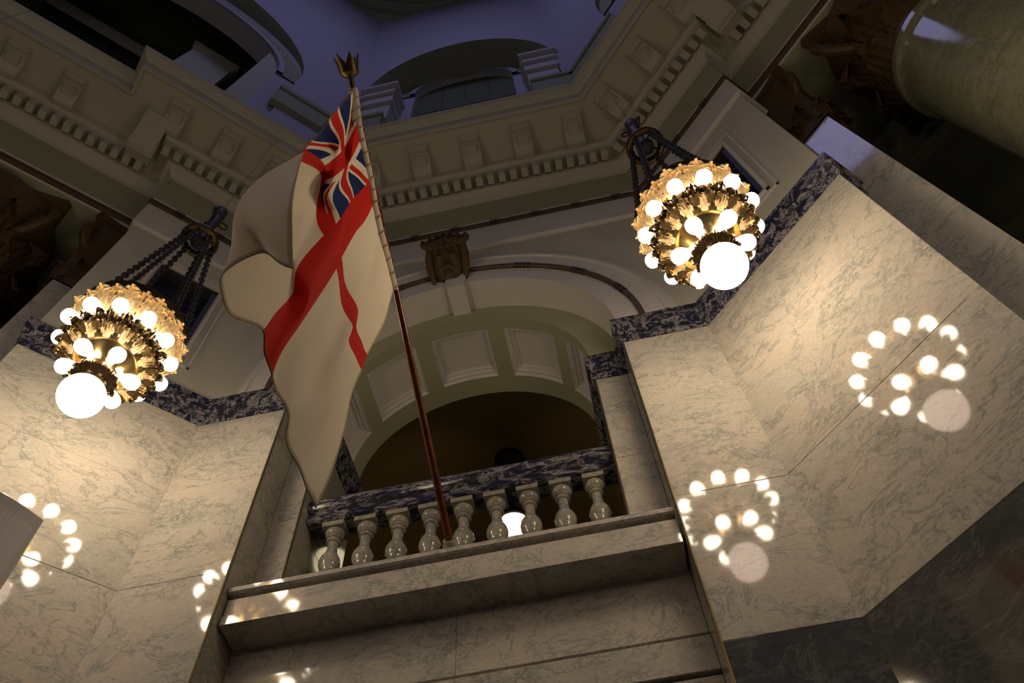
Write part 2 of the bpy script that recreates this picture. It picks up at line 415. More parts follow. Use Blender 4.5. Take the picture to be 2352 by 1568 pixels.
# ------------------------------------------------------------------ breccia caps
def cap(path, name):
    b = MB(); sweep(b, path, [(.2, 16.72), (-.03, 16.72), (-.06, 16.80), (-.06, 17.12), (-.09, 17.16), (-.13, 17.20), (-.16, 17.30), (-.16, 17.62), (-.13, 17.65), (.2, 17.65)])
    return struct(b.build(name, BRECCIA))
cap([(ix0, 10+YB), (ix0, 10+YI), (x0, 10+YI), (x0, 10), CL, plan(FLt, 4.4, 0), plan(FLt, 4.4, .9)][::-1], 'trim_2')
cap([(ix1, 10+YB), (ix1, 10+YI), (x1, 10+YI), (x1, 10), CR, plan(FRt, 4.4, 0), plan(FRt, 4.4, .9)], 'trim_3')

# ------------------------------------------------------------------ entablature and gallery cornice
BW = 1.05
EP = [plan(FLt, 19.8, BW), plan(FLt, 4.4, BW), plan(FLt, 4.4, 0), CL, CR, plan(FRt, 4.4, 0), plan(FRt, 4.4, BW), plan(FRt, 19.8, BW)]
b = MB(); sweep(b, EP[1:-1], [(.6, 24.1), (-.02, 24.1), (-.02, 24.15), (-.12, 24.2), (-.12, 25.64), (.6, 25.64)])
sweep(b, EP, [(.6, 25.62), (-.08, 25.62), (-.08, 26.05), (-.15, 26.1), (-.15, 28.0), (-.22, 28.05), (.6, 28.05)])
fas = struct(b.build('trim_4', PLASTER_L))
b = MB(); sweep(b, EP, [(.6, 26.12), (-.17, 26.12), (-.17, 27.9), (.6, 27.9)]); b.build('frieze_band', PLASTER_G, fas)
b = MB(); sweep(b, EP, [(-.04, 25.64), (-.12, 25.66), (-.18, 25.74), (-.18, 25.94), (-.12, 26.03), (-.04, 26.05)])
gb = struct(b.build('trim_5', GOLDBAND))
bb = MB()
for F, a, a1_ in ((FF, CL[0], CR[0]), (FRt, 0, 4.4), (FLt, 0, 4.4)):
    k = a+.8
    while k < a1_-.3:
        for d in (-.12, -.04, .04, .12): bb.box((k+d-.018, -.205, 25.68), (k+d+.018, -.12, 26.0), F)
        k += 1.38
bb.build('bead_band', BRONZE_D, gb)
CP = EP
b = MB(); sweep(b, CP, [(.8, 28.0), (-.25, 28.0), (-.40, 28.25), (-.55, 28.28), (-.55, 28.85), (-1.0, 28.95), (-1.1, 29.05), (-1.1, 29.5), (-2.6, 29.52), (-2.62, 29.45), (-2.72, 29.45), (-2.74, 30.0), (-2.85, 30.05), (-3.0, 30.2), (-3.08, 30.38), (-3.08, 30.45), (.8, 30.5)])
cor = struct(b.build('trim_6', PLASTER))
den = MB(); den.box((-.118, -.96, 28.40), (.118, -.62, 28.86)); dm = den.mesh('dentil', PLASTER, local=True)
mo = MB(); mo.prism([(-1.1, 29.0), (-1.25, 28.96), (-1.45, 29.06), (-1.7, 29.26), (-2.0, 29.30), (-2.15, 29.24), (-2.22, 29.34), (-2.22, 29.5), (-1.1, 29.5)], -.33, .33, ax=lambda p, q, t: (t, p, q))
mo.box((-.38, -2.28, 29.43), (.38, -1.1, 29.52)); mo.box((-.20, -1.95, 29.12), (.20, -1.5, 29.27)); mo.tube([(-.30, -1.28, 29.03), (.30, -1.28, 29.03)], .09, 10); mm = mo.mesh('modillion', PLASTER, local=True)
def frame_mtx(F, a, w_=0.):
    o = Vector(F((a, w_, 0))); ex = Vector(F((a+1, w_, 0)))-o; ey = Vector(F((a, w_+1, 0)))-o
    m = Matrix((ex, ey, Vector((0, 0, 1)))).transposed().to_4x4(); m.translation = Vector((o.x*S, o.y*S, ZF)); return m
def row(me, name, F, a0, a1, pitch, w_=0.):
    k = int((a1-a0)/pitch); off = ((a1-a0)-k*pitch)/2
    for i in range(k+1): link(name, me, cor, frame_mtx(F, a0+off+i*pitch, w_))
row(dm, 'dentil', FF, CL[0]+.55, CR[0]-.55, .417); row(dm, 'dentil', FRt, .55, 5.2, .417); row(dm, 'dentil', FLt, .55, 5.2, .417)
row(dm, 'dentil', FRt, 5.75, 15, .417, BW); row(dm, 'dentil', FLt, 5.75, 15, .417, BW)
row(mm, 'modillion', FF, CL[0]+1.45, CR[0]-1.45, 1.9); row(mm, 'modillion', FRt, 1.3, 5.8, 1.9); row(mm, 'modillion', FLt, 1.3, 5.8, 1.9)
row(mm, 'modillion', FRt, 8.4, 15, 1.9, BW); row(mm, 'modillion', FLt, 8.4, 15, 1.9, BW)
# scrolled cartouche bracket beside each break of the cornice
cm = MB(); cm.prism([(-.9, 28.6), (-1.3, 28.42), (-1.75, 28.5), (-2.1, 28.85), (-2.4, 28.95), (-2.6, 29.2), (-2.6, 29.5), (-.9, 29.5)], -.42, .42, ax=lambda p, q, t: (t, p, q))
cm.tube([(-.46, -1.45, 28.78), (.46, -1.45, 28.78)], .36, 16); cm.box((-.5, -2.65, 29.35), (.5, -.9, 29.52)); cme = cm.mesh('cartouche', PLASTER, local=True)
for F in (FRt, FLt): link('cartouche', cme, cor, frame_mtx(F, 5.95, BW))
# bay entablature soffit and back of the side bays
for F, nm in ((FRt, 'ceiling_right_bay'), (FLt, 'ceiling_left_bay')):
    b = MB(); b.box((4.2, BW-.02, 25.55), (19.8, 5.2, 26.0), F); b.box((4.2, 5.2, 23.2), (19.8, 5.6, 26.0), F); b.box((4.2, 5.6, 25.8), (19.8, 12, 26.2), F)
    struct(b.build(nm, PLASTER_G))
for F, nm in ((FRt, 'wall_right_bay'), (FLt, 'wall_left_bay')):
    b = MB(); b.box((4.0, 11.5, ZFL), (19.8, 12, 26.2), F); b.box((2.9, 3.2, ZFL), (3.7, 11.6, 26.0), F); struct(b.build(nm, PLASTER_G))

# ------------------------------------------------------------------ upper gallery wall and dome
def lean(u, z): return -1.0-(.0125*(z-44)**2 if z > 44 else 0)
ZS, RO = 46.9, 5.4
def upper(F, a0, a1, uc, zs, ro, par_name, wdw, wr, wzs, imp):
    par = struct(empty(par_name, F((uc, -1, 30.5))))
    out = arch_outline(uc, ro, zs, 30.3, 40, 1.0)
    b = MB()
    holed(b, F, a0, a1, 30.3, 58, out, lean, 12, cz=30.3); rel(b.build('dome_web', DOMEPAINT, smooth=True), par)
    # soffit back to the window wall
    b = MB(); skin(b, [F((u, lean(u, z), z)) for u, z in out], [F((u, wdw+.02, z)) for u, z in out]); rel(b.build('lunette_soffit', PLASTER_G, smooth=True), par)
    win = arch_outline(uc, wr, wzs, 30.3, 30); b = MB()
    holed(b, F, uc-ro-.3, uc+ro+.3, 30.3, zs+ro+.6, win, lambda u, z: wdw, 6, cz=30.3); rel(b.build('window_wall', DOMEPAINT, smooth=True), par)
    b = MB(); arcband(b, F, uc, wzs, wr, wr+.32, wdw-.2, wdw); arcband(b, F, uc, wzs, wr+1.25, wr+1.6, wdw-.4, wdw) if imp else None; rel(b.build('archivolt', DOMEPAINT, smooth=True), par)
    b = MB(); arcband(b, F, uc, wzs, wr+.32, wr+1.25, wdw-.08, wdw); rel(b.build('arch_frieze', PLASTER_G, smooth=True), par)
    b = MB(); skin(b, [F((u, wdw, z)) for u, z in win], [F((u, wdw+(.3 if imp else 1.1), z)) for u, z in win]); rel(b.build('window_reveal', PLASTER_L, smooth=True), par)
    for sd in ((-1, 1) if imp else ()):
        b = MB(); A0, A1 = sorted((uc+sd*(ro-1.85), uc+sd*(ro+.05)))
        for (zz0, zz1, pr, ex) in ((40.9, 43.9, -.75, -.12), (43.9, 44.3, -.95, 0), (44.3, 45.6, -.85, -.08), (45.6, 45.9, -1.05, .04), (45.9, 46.9, -.95, -.05), (46.9, 47.3, -1.2, .12)):
            b.box((A0-ex, pr-.2, zz0), (A1+ex, .1, zz1), F)
        rel(b.build('impost', PLASTER_L), par)
    for (p, q) in ((a0+.1, uc-wr-.75), (uc+wr+.75, a1-.1)):
        b = MB(); b.box((p, -1.25, 38.4), (q, -.9, 40.3), F); b.box((p, -1.35, 40.3), (q, -.9, 40.75), F); rel(b.build('pedestal_band', PLASTER_G), par)
    return par
upper(FF, CL[0], CR[0], -2.8, ZS, RO, 'wall_front_gallery', .1, 2.95, 49.4, True)
upper(FLt, 0, 19.8, 9.9, 44.9, 6.5, 'wall_left_gallery', -.8, 5.4, 43.6, False)
upper(FRt, 0, 19.8, 9.9, 44.9, 6.5, 'wall_right_gallery', -.8, 5.4, 43.6, False)
wo = struct(empty('window_3', FF((-2.8, 1.1, 40))))
b = MB(); b.box((-6, .42, 30.3), (.4, .47, 53), FF); rel(b.build('pane', DARK), wo)
b = MB()
for k in (-1, 0, 1): b.box((-2.8+k*1.4-.05, .36, 30.3), (-2.8+k*1.4+.05, .42, 52.6), FF)
b.box((-5.9, .36, 45.8), (.3, .42, 45.9), FF); rel(b.build('glazing_bar', FRAMEPAINT), wo)
for F, nm in ((FLt, 'window_4'), (FRt, 'window_5')):
    wo = struct(empty(nm, F((9.9, 4, 35))))
    b = MB(); b.box((3.3, 4.3, 30.3), (16.7, 4.4, 53), F); b.box((3.3, .2, 52.8), (16.7, 4.4, 53), F); b.box((3.2, .2, 30.3), (3.4, 4.4, 53), F); b.box((16.6, .2, 30.3), (16.8, 4.4, 53), F); rel(b.build('pane', DARK), wo)
    b = MB(); 
    for k in range(-4, 5): b.box((9.9+k*1.6-.13, 3.9, 30.3), (9.9+k*1.6+.13, 4.3, 50), F)
    b.box((3.5, 3.8, 41.2), (16.5, 4.3, 41.7), F); b.box((3.5, 3.8, 46.4), (16.5, 4.3, 46.8), F); rel(b.build('glazing_bar', FRAMEPAINT), wo)
    b = MB(); b.box((4.4, -.78, 30.3), (5.45, -.62, 46.4), F); rel(b.build('jamb_pier', PLASTER), wo)
    b = MB(); b.box((6.9, 1.5, 30.3), (9.1, 2.0, 47.3), F); b.box((6.8, 1.4, 47.3), (9.2, 2.0, 47.7), F); b.box((6.7, 1.3, 47.9), (9.3, 2.0, 48.15), F); b.box((6.9, 1.5, 47.7), (9.1, 2.0, 47.9), F); rel(b.build('balcony_front', PLASTER), wo)
    b = MB(); b.box((5.15, 3.2, 47.3), (16.5, 3.5, 48.2), F); rel(b.build('inner_beam', PLASTER), wo)
RC = (-2.87, -5.2)
b = MB(); b.lathe([(13.2, 57.5), (12.2, 57.7), (12.0, 58.2), (11.5, 58.3), (11.3, 58.9), (11.0, 59.1), (11.0, 67)], 64, (RC[0], RC[1], 0))
b.lathe([(11.0*math.cos(t), 67+11*math.sin(t)) for t in [1.25*i/14 for i in range(15)]], 64, (RC[0], RC[1], 0))
struct(b.build('ceiling_dome', PLASTER_G, smooth=True))
b = MB(); b.lathe([(24, 57.8), (12.6, 57.6)], 64, (RC[0], RC[1], 0)); struct(b.build('ceiling_dome_ring', DOMEPAINT, smooth=True))

# ------------------------------------------------------------------ room behind the balcony
b = MB(); b.box((-15, 13.9, 10.4), (10, 27.5, 10.78)); struct(b.build('floor_gallery', MARBLE_G))
b = MB(); b.box((-15, 13.5, 25.6), (10, 27.5, 26.0)); struct(b.build('ceiling_gallery', TAN))
b = MB(); b.box((-15, 27.1, 10.4), (10, 27.5, 26)).box((-15.4, 13.5, 10.4), (-15, 27.5, 26)).box((10, 13.5, 10.4), (10.4, 27.5, 26)); struct(b.build('wall_gallery', TAN))
b = MB(); outi = [(IC-IH, 10.9)]+[(IC-IH*math.cos(PI*i/40), ZCAP+IH*math.sin(PI*i/40)) for i in range(41)]+[(IC+IH, 10.9)]
holed(b, FF, -15, 10, 10.9, 26, outi, lambda u, z: YB, 3, cz=10.9); struct(b.build('wall_gallery_arch', PLASTER_G, smooth=True))

# ------------------------------------------------------------------ balcony ledge, balustrade
b = MB()
lx0, lx1 = x0-.0, x1+.0
def lp(y, z): return (y, z)
prof = [(13.9, 11.06), (10.18, 11.06), (10.14, 11.02), (10.14, 10.92), (10.18, 10.89), (10.32, 10.89), (10.32, 10.83), (10.24, 10.81), (10.24, 10.42), (10.20, 10.40), (10.20, 10.20), (11.3, 10.20), (11.3, 10.6), (13.9, 10.6)]
b.prism(prof, ix0+.02, ix1-.02, ax=lambda p, q, t: (t, p, q))
pf = [(10.89, 11.06)]+prof[1:11]+[(10.89, 10.20)]
b.prism(pf, lx0+.04, ix0+.02, ax=lambda p, q, t: (t, p, q)); b.prism(pf, ix1-.02, lx1-.04, ax=lambda p, q, t: (t, p, q))
led = b.build('balcony_ledge', MARBLE); tag(led, 'long pale marble balcony ledge spanning the opening under the balusters', 'ledge')
bal = empty('balustrade', (IC, 11.5, 11.07), 'marble balustrade with navy veined handrail on the balcony ledge', 'balustrade')
b = MB(); b.prism([(y+.43, z+.58) for y, z in [(10.86, 13.2), (10.80, 13.24), (10.80, 13.42), (10.86, 13.46), (10.86, 13.50), (10.75, 13.56), (10.72, 13.62), (10.72, 13.8), (10.76, 13.87), (11.40, 13.87), (11.44, 13.8), (11.44, 13.62), (11.40, 13.54), (11.34, 13.46), (11.36, 13.4), (11.36, 13.24), (11.30, 13.2)]], ix0+.02, ix1-.02, ax=lambda p, q, t: (t, p, q))
rel(b.build('handrail', BRECCIA_R), bal)
b = MB(); b.lathe([(.0, .5), (.21, .5), (.22, .56), (.19, .61), (.12, .66), (.11, .8), (.13, 1.1), (.13, 1.5), (.12, 1.58), (.11, 1.62), (.14, 1.65), (.14, 1.68), (.19, 1.75), (.225, 1.86), (.23, 1.94), (.21, 2.04), (.165, 2.13), (.125, 2.22), (.11, 2.33), (.105, 2.47), (.11, 2.50), (.155, 2.52), (.16, 2.545), (.155, 2.57), (.115, 2.59), (.11, 2.64), (.145, 2.66), (.15, 2.68), (.165, 2.69), (.20, 2.735), (.215, 2.79), (.205, 2.84), (.17, 2.86), (.17, 2.88)], 28)
b.box((-.26, -.26, .285), (.26, .26, .52)); b.box((-.24, -.24, 2.865), (.24, .24, 3.06))
bme = b.mesh('baluster', MARBLE_G, True, True)
for i in range(9):
    xx = -5.72+.7235*i
    o = link('baluster', bme, None, None); o.location = (xx*S, 11.54*S, 10.785*S+ZF); rel(o, bal)

# ------------------------------------------------------------------ columns with carved capitals
def leaf_mesh(h, wd, curl, out, nseg=10, mat=CARVED, name='leaf', K=9):
    """fluted acanthus leaf rising along z, curling outwards along -y, in local units"""
    mb = MB(); P = []; hk = K//2
    for i in range(nseg+1):
        t = i/nseg; z = h*math.sin(min(t*1.2, 1)*PI/2)-(curl*.9)*max(0, t-.8)/.2*.8; y = -out*t**1.4-curl*max(0, t-.55)**1.3*2.4
        wv = wd*(math.sin(PI*min(1, .27+t*.70))**.6)*(1-.16*(i % 2))
        for k in range(K):
            s_ = (k-hk)/hk
            P.append((wv*s_, y+.26*wd*abs(s_)**1.5+(.085*wd if k % 2 else -.04*wd), z+.16*h*abs(s_)*(.35-t)-.10*h*abs(s_)**3*t))
    F = [(i*K+k, i*K+k+1, (i+1)*K+k+1, (i+1)*K+k) for i in range(nseg) for k in range(K-1)]
    mb.add(P, F); n0 = len(P); mb.add([(x, y+max(.05*wd, .01), z) for x, y, z in P], [tuple(reversed(f)) for f in F])
    ed = [i*K for i in range(nseg+1)]+[nseg*K+k for k in range(1, K)]+[i*K+K-1 for i in range(nseg-1, -1, -1)]
    mb.f += [(ed[i], ed[i+1], ed[i+1]+n0, ed[i]+n0) for i in range(len(ed)-1)]
    return mb.mesh(name, mat, True, True)
LEAFA = leaf_mesh(1.35, .62, .30, .35); LEAFB = leaf_mesh(2.4, .60, .45, .55)
def volute_mesh():
    mb = MB(); pts = []
    for i in range(40):
        t = i/39; a = -PI/2+t*2.6*2*PI*.8; r = .75*(1-t)+.08; pts.append((0, -r*math.cos(a)-.0, r*math.sin(a)))
    rad = [.17-.09*i/39 for i in range(40)]
    mb.tube(pts, rad, 8); mb.tube([(0, .4, -2.0), (0, .25, -1.3), (0, .05, -.8), (0, -.0, -.75)], [.10, .14, .17, .17], 8); return mb.mesh('volute', CARVED, True, True)
VOL = volute_mesh()
def capital(root, zc, r, half, square=False):
    """zc = necking height (units, world z), bell to 25.0, abacus to 25.6"""
    H = 25.55-zc
    b = MB()
    if square: 
        b.add([(sx*(r+(half-r)*.55*t*t), sy*(r+(half-r)*.55*t*t), H*t*.88) for t in (0, .4, .75, 1) for sx, sy in ((-1, -1), (1, -1), (1, 1), (-1, 1))],
              [(j*4+i, j*4+(i+1) % 4, j*4+4+(i+1) % 4, j*4+4+i) for j in range(3) for i in range(4)])
    else: b.lathe([(r*.98, 0), (r*1.0, .3), (r*.96, .5), (r*.97, H*.5), (r*1.08, H*.75), (r*1.28, H*.87), (r*1.28, H*.9)], 32)
    cap_ = b.build('capital', CARVED, root, True, True); cap_.location = (0, 0, (zc)*S+ZF-root.location.z)
    # concave abacus with cut corners
    b = MB(); poly = []
    for q in range(4):
        A = math.radians(45+90*q); B_ = math.radians(45+90*(q+1)); R = half*math.sqrt(2)
        p0 = Vector((math.cos(A)*R, math.sin(A)*R)); p1 = Vector((math.cos(B_)*R, math.sin(B_)*R)); d = (p1-p0).normalized(); nn = Vector((-d.y, d.x))
        for i in range(9):
            t = .05+.9*i/8; pt = p0+(p1-p0)*t+nn*(half*.16*math.sin(PI*t)); poly.append((pt.x, pt.y))
    for sc_, z0, z1 in ((.93, H*.88, H*.93), (1.0, H*.93, H)):
        b.prism([(p*sc_, q*sc_) for p, q in poly], z0, z1, ax=lambda p, q, t: (p, q, t))
    b.build('abacus', CARVED, cap_, False, True)
    k = 8
    for lm, off, zz_, rr_ in ((LEAFA, 0, .1, 1.0), (LEAFB, .5, .15, .97)):
        for i in range(k):
            a = 2*PI*(i+off)/k; rad_ = r*rr_*(1.0 if not square else 1.0/max(abs(math.cos(a)), abs(math.sin(a))))
            m = Matrix.Translation((rad_*math.sin(a)*S, -rad_*math.cos(a)*S, zz_*S)) @ Matrix.Rotation(a, 4, 'Z') @ Matrix.Diagonal((r/1.7,)*3+(1,))
            link('leaf', lm, cap_, m)
    for q in range(4):
        a = math.radians(45+90*q); rad_ = (half*1.414-.95)
        m = Matrix.Translation((rad_*math.sin(a)*S, -rad_*math.cos(a)*S, (H*.88-.62)*S)) @ Matrix.Rotation(a, 4, 'Z'); link('volute', VOL, cap_, m)
    return cap_
def column(F, a, w_, r, label, rot):
    q = F((a, w_, 0)); root = empty('column', (q[0], q[1], ZFL), label, 'column'); root.rotation_euler.z = rot
    h = 21.5-ZFL; b = MB()
    b.lathe([(r*1.35, 0), (r*1.35, .5), (r*1.3, .7), (r*1.15, .9), (r*1.2, 1.1), (r*1.08, 1.3), (r*1.06, 3), (r*1.05, h*.4), (r*1.0, h-.5), (r*1.0, h-.35), (r*1.07, h-.3), (r*1.07, h-.08), (r*1.0, h)], 64)
    b.build('shaft', MARBLE_C, root, True, True)
    capital(root, 21.5, r, 2.05)
    return root
column(FRt, 8.5, 3.0, 1.68, 'huge round marble column with brown carved capital at the right', -PI/4)
column(FLt, 8.5, 3.1, 1.68, 'huge round marble column with carved capital behind the left pier', PI/4)
def pilaster(F, label, rot):
    q = F((4.55, 2.05, 0)); root = empty('pilaster', (q[0], q[1], ZFL), label, 'pilaster'); root.rotation_euler.z = rot
    h = 21.5-ZFL; b = MB(); b.box((-.75, -.75, 0), (.75, .75, h))
    b.build('shaft', MARBLE, root, False, True); capital(root, 21.5, .8, 1.2, True); root['kind'] = 'structure'
pilaster(FRt, 'square marble pilaster with carved capital between right pier and column', -PI/4)
pilaster(FLt, 'square marble pilaster with carved capital behind the left marble pier', PI/4)

# ------------------------------------------------------------------ chandeliers
def bulb_mesh():
    mb = MB(); mb.lathe([(0, .17), (.05, .163), (.10, .137), (.135, .10), (.15, .05), (.152, 0), (.14, -.06), (.115, -.12), (.085, -.18), (.068, -.22)], 16); return mb.mesh('bulb', E_BULB, True, True)
def socket_mesh():
    mb = MB(); mb.lathe([(.0, -.42), (.06, -.42), (.075, -.40), (.085, -.36), (.09, -.26), (.078, -.22), (.07, -.2)], 12); return mb.mesh('socket', WHITEMETAL, True, True)
BULB, SOCK = bulb_mesh(), socket_mesh(); BULB2 = BULB.copy(); BULB2.materials[0] = emit('dimmer bulb glass', (1, .82, .60, 1), 23.0)  # weaker bulbs for the added unseen chandeliers
LG = leaf_mesh(.80, .30, .05, .10, 12, GILT, 'leaf', 11); LM = leaf_mesh(.34, .13, .06, .06, 8, GILT, 'leaf', 9); LD = leaf_mesh(.26, .12, .07, .05, 8, BRONZE, 'leaf', 7)
glob = MB(); glob.lathe([(.41*math.sin(PI*i/20), -.41*math.cos(PI*i/20)) for i in range(21)], 32); GLOB = glob.mesh('globe', E_GLOBE, True, True)
def ringsimple(root, rot):
    for n, r, z, tl, off in ((12, 1.03, 1.62, math.radians(97), rot), (6, .60, .74, math.radians(112), rot*2)):
        for i in range(n):
            a = 2*PI*(i+off)/n
            m = Matrix.Rotation(a, 4, 'Z') @ Matrix.Translation((0, -r*S, z*S)) @ Matrix.Rotation(tl, 4, 'X')
            link('bulb', BULB2, root, m); link('socket', SOCK, root, m)
    b = MB(); b.tube([(0, 0, 2.8), (0, 0, 29.5-12.62)], .006, 4); b.build('cable', BRONZE_D, root, True, True)
def chandelier(P, label, rot, full=True):
    root = empty('chandelier', P, label, 'chandelier', None)
    link('globe', GLOB, root)
    def lp(prof, nm, mat, n=36): b = MB(); b.lathe(prof, n); return b.build(nm, mat, root, True, True)
    lp([(.22, .34), (.26, .40), (.27, .46), (.33, .50), (.37, .56), (.385, .66), (.36, .74), (.28, .78), (.0, .78)], 'collar', BRONZE)
    lp([(.24, .74), (.27, .76), (.40, .96), (.50, 1.08), (.58, 1.15)], 'cone', BRASS)
    lp([(.56, 1.14), (.60, 1.10), (.63, 1.12), (.72, 1.20), (.80, 1.28), (.84, 1.33), (.86, 1.42), (.84, 1.50), (.80, 1.55)], 'leaf_band', BRONZE, 48)
    bw = lp([(.80, 1.50), (.84, 1.60), (.92, 1.85), (1.02, 2.15), (1.10, 2.42), (1.12, 2.52), (1.06, 2.60), (.5, 2.9), (.1, 3.1), (0, 3.1)], 'bowl', BRONZE, 48)
    if not full:
        ringsimple(root, rot); return root
    def ringof(me, nm, n, r, z, tilt, off=0., sc_=1., mirror=False):
        for i in range(n):
            a = 2*PI*(i+off)/n
            m = Matrix.Rotation(a, 4, 'Z') @ Matrix.Translation((0, -r*S, z*S)) @ Matrix.Rotation(tilt, 4, 'X') @ Matrix.Diagonal((sc_, sc_, sc_, 1))
            link(nm, me, root, m)
    ringof(LG, 'leaf', 12, .85, 1.56, math.radians(15), .5+rot)
    ringof(LG, 'leaf', 12, .88, 1.62, math.radians(19), 0+rot, .92)
    ringof(LM, 'leaf', 14, .61, 1.09, math.radians(58), 0)
    ringof(LD, 'leaf', 22, .72, 1.16, math.radians(66), .5, 1.0); ringof(LD, 'leaf', 22, .80, 1.22, math.radians(60), 0, .95)
    ringof(LD, 'leaf', 22, .85, 1.32, math.radians(30), .5, 1.05)
    ringof(LD, 'leaf', 14, .28, .44, math.radians(48), 0, .8)
    for n, r, z, tl, off in ((12, 1.03, 1.62, math.radians(97), rot), (6, .60, .74, math.radians(112), rot*2)):
        for i in range(n):
            a = 2*PI*(i+off)/n
            m = Matrix.Rotation(a, 4, 'Z') @ Matrix.Translation((0, -r*S, z*S)) @ Matrix.Rotation(tl, 4, 'X')
            link('bulb', BULB, root, m); link('socket', SOCK, root, m)
    # suspension chains
    for k in range(6):
        a = 2*PI*(k+.5)/6+.35; p0 = Vector((1.02*math.cos(a), 1.02*math.sin(a), 2.55)); p1 = Vector((.36*math.cos(a), .36*math.sin(a), 7.25))
        b = MB(); d = (p1-p0); ln = d.length; d.normalize(); sd = d.cross(Vector((0, 0, 1))).normalized(); s2 = d.cross(sd); nl = int(ln/.125)
        for i in range(nl):
            c_ = p0+d*(ln*(i+.5)/nl); u_ = sd if i % 2 else s2
            b.tube([c_+d*.095*math.cos(t)+u_*.062*math.sin(t) for t in [2*PI*j/10 for j in range(10)]], .022, 5, True)
        ch = b.build('chain', BRONZE_D, root, True, True); ch['kind'] = 'stuff'
    b = MB(); R_, r_ = .40, .10; k = 48
    P_ = []; 
    for i in range(k):
        a = 2*PI*i/k; q = r_*(1.0 if i % 2 else .86)
        for j in range(10): t = 2*PI*j/10; P_.append(((R_+q*math.cos(t))*math.cos(a), (R_+q*math.cos(t))*math.sin(a), 7.3+q*math.sin(t)*1.2))
    b.add(P_, [(i*10+j, ((i+1) % k)*10+j, ((i+1) % k)*10+(j+1) % 10, i*10+(j+1) % 10) for i in range(k) for j in range(10)]); b.build('hanging_ring', BRONZE, root, True, True)
    b = MB(); b.lathe([(0, 6.95), (.10, 7.0), (.2, 7.15), (.22, 7.3), (.15, 7.45), (.10, 7.6), (.13, 8.2), (.15, 8.9), (.12, 8.95), (.12, 9.05), (.17, 9.1), (.17, 9.45), (.12, 9.5), (0, 9.5)], 16)
    for k in range(4):
        a = PI*k/2+.4; b.tube([(.12*math.cos(a), .12*math.sin(a), 7.3), (.36*math.cos(a), .36*math.sin(a), 7.3)], .03, 6)
    b.build('stem', BRONZE_D, root, True, True)
    for k in range(3):
        a = 2*PI*k/3+.9; b = MB(); b.tube([((.12+.13*(1-math.cos(t)))*math.cos(a), (.12+.13*(1-math.cos(t)))*math.sin(a), 8.75+.16*math.sin(t)) for t in [2*PI*j/14 for j in range(14)]], .03, 6, True)
        b.build('hook', BRONZE_D, root, True, True)
    b = MB(); b.tube([(0, 0, 9.4), (0, 0, 29.5-P[2])], .006, 5); b.build('cable', BRONZE_D, root, False, True)
    return root
chandelier((2.97, 6.45, 12.62), 'lit bronze chandelier with round globe and bare bulbs right of the flag', .25)
chandelier((-8.71, 6.45, 12.62), 'lit bronze chandelier with round globe and bare bulbs left of the flag', .0)

# added unseen chandeliers for fill light, placed by the room's symmetry
for (qx, qy), wh in (((8.78, -11.04), 'far right rear'), ((8.78, .64), 'near right'), ((-14.52, .64), 'near left'), ((-14.52, -11.04), 'far left rear'), ((2.97, -16.85), 'rear right'), ((-8.71, -16.85), 'rear left')):
    chandelier((qx, qy, 12.62), 'added unseen bronze chandelier giving fill light, '+wh, 0, False)
# ------------------------------------------------------------------ gallery pendant
def pendant(px, label):
  gl = empty('pendant_lamp', (px, 19.6, 21.75), label, 'lamp')
  b = MB(); b.lathe([(0, -.62), (.3, -.55), (.5, -.34), (.57, .0), (.52, .3), (.42, .42)], 28); b.build('shade', E_GALLERY, gl, True, True)
  b = MB(); b.lathe([(.56, .12), (.62, .16), (.60, .34), (.46, .56), (.3, .74), (.12, .9), (.10, 1.5), (0, 1.5)], 24); b.build('fitter', BRONZE_D, gl, True, True)
  b = MB(); b.tube([(0, 0, 1.4), (0, 0, 3.6)], .07, 8); b.build('rod', BRONZE_D, gl, True, True)
  b = MB(); b.lathe([(0, 3.3), (.14, 3.3), (.34, 3.45), (.56, 3.6), (.6, 3.84), (0, 3.84)], 24); b.build('canopy', BRONZE_D, gl, True, True)
for px, lb in ((-2.97, 'lit pendant lamp hanging in the gallery behind the balusters'), (-12.0, 'added unseen pendant lamp lighting the gallery ceiling, behind the left pier'), (6.4, 'added unseen pendant lamp lighting the gallery ceiling, behind the right pier')): pendant(px, lb)  # outer two are added out of view to brighten the gallery ceiling

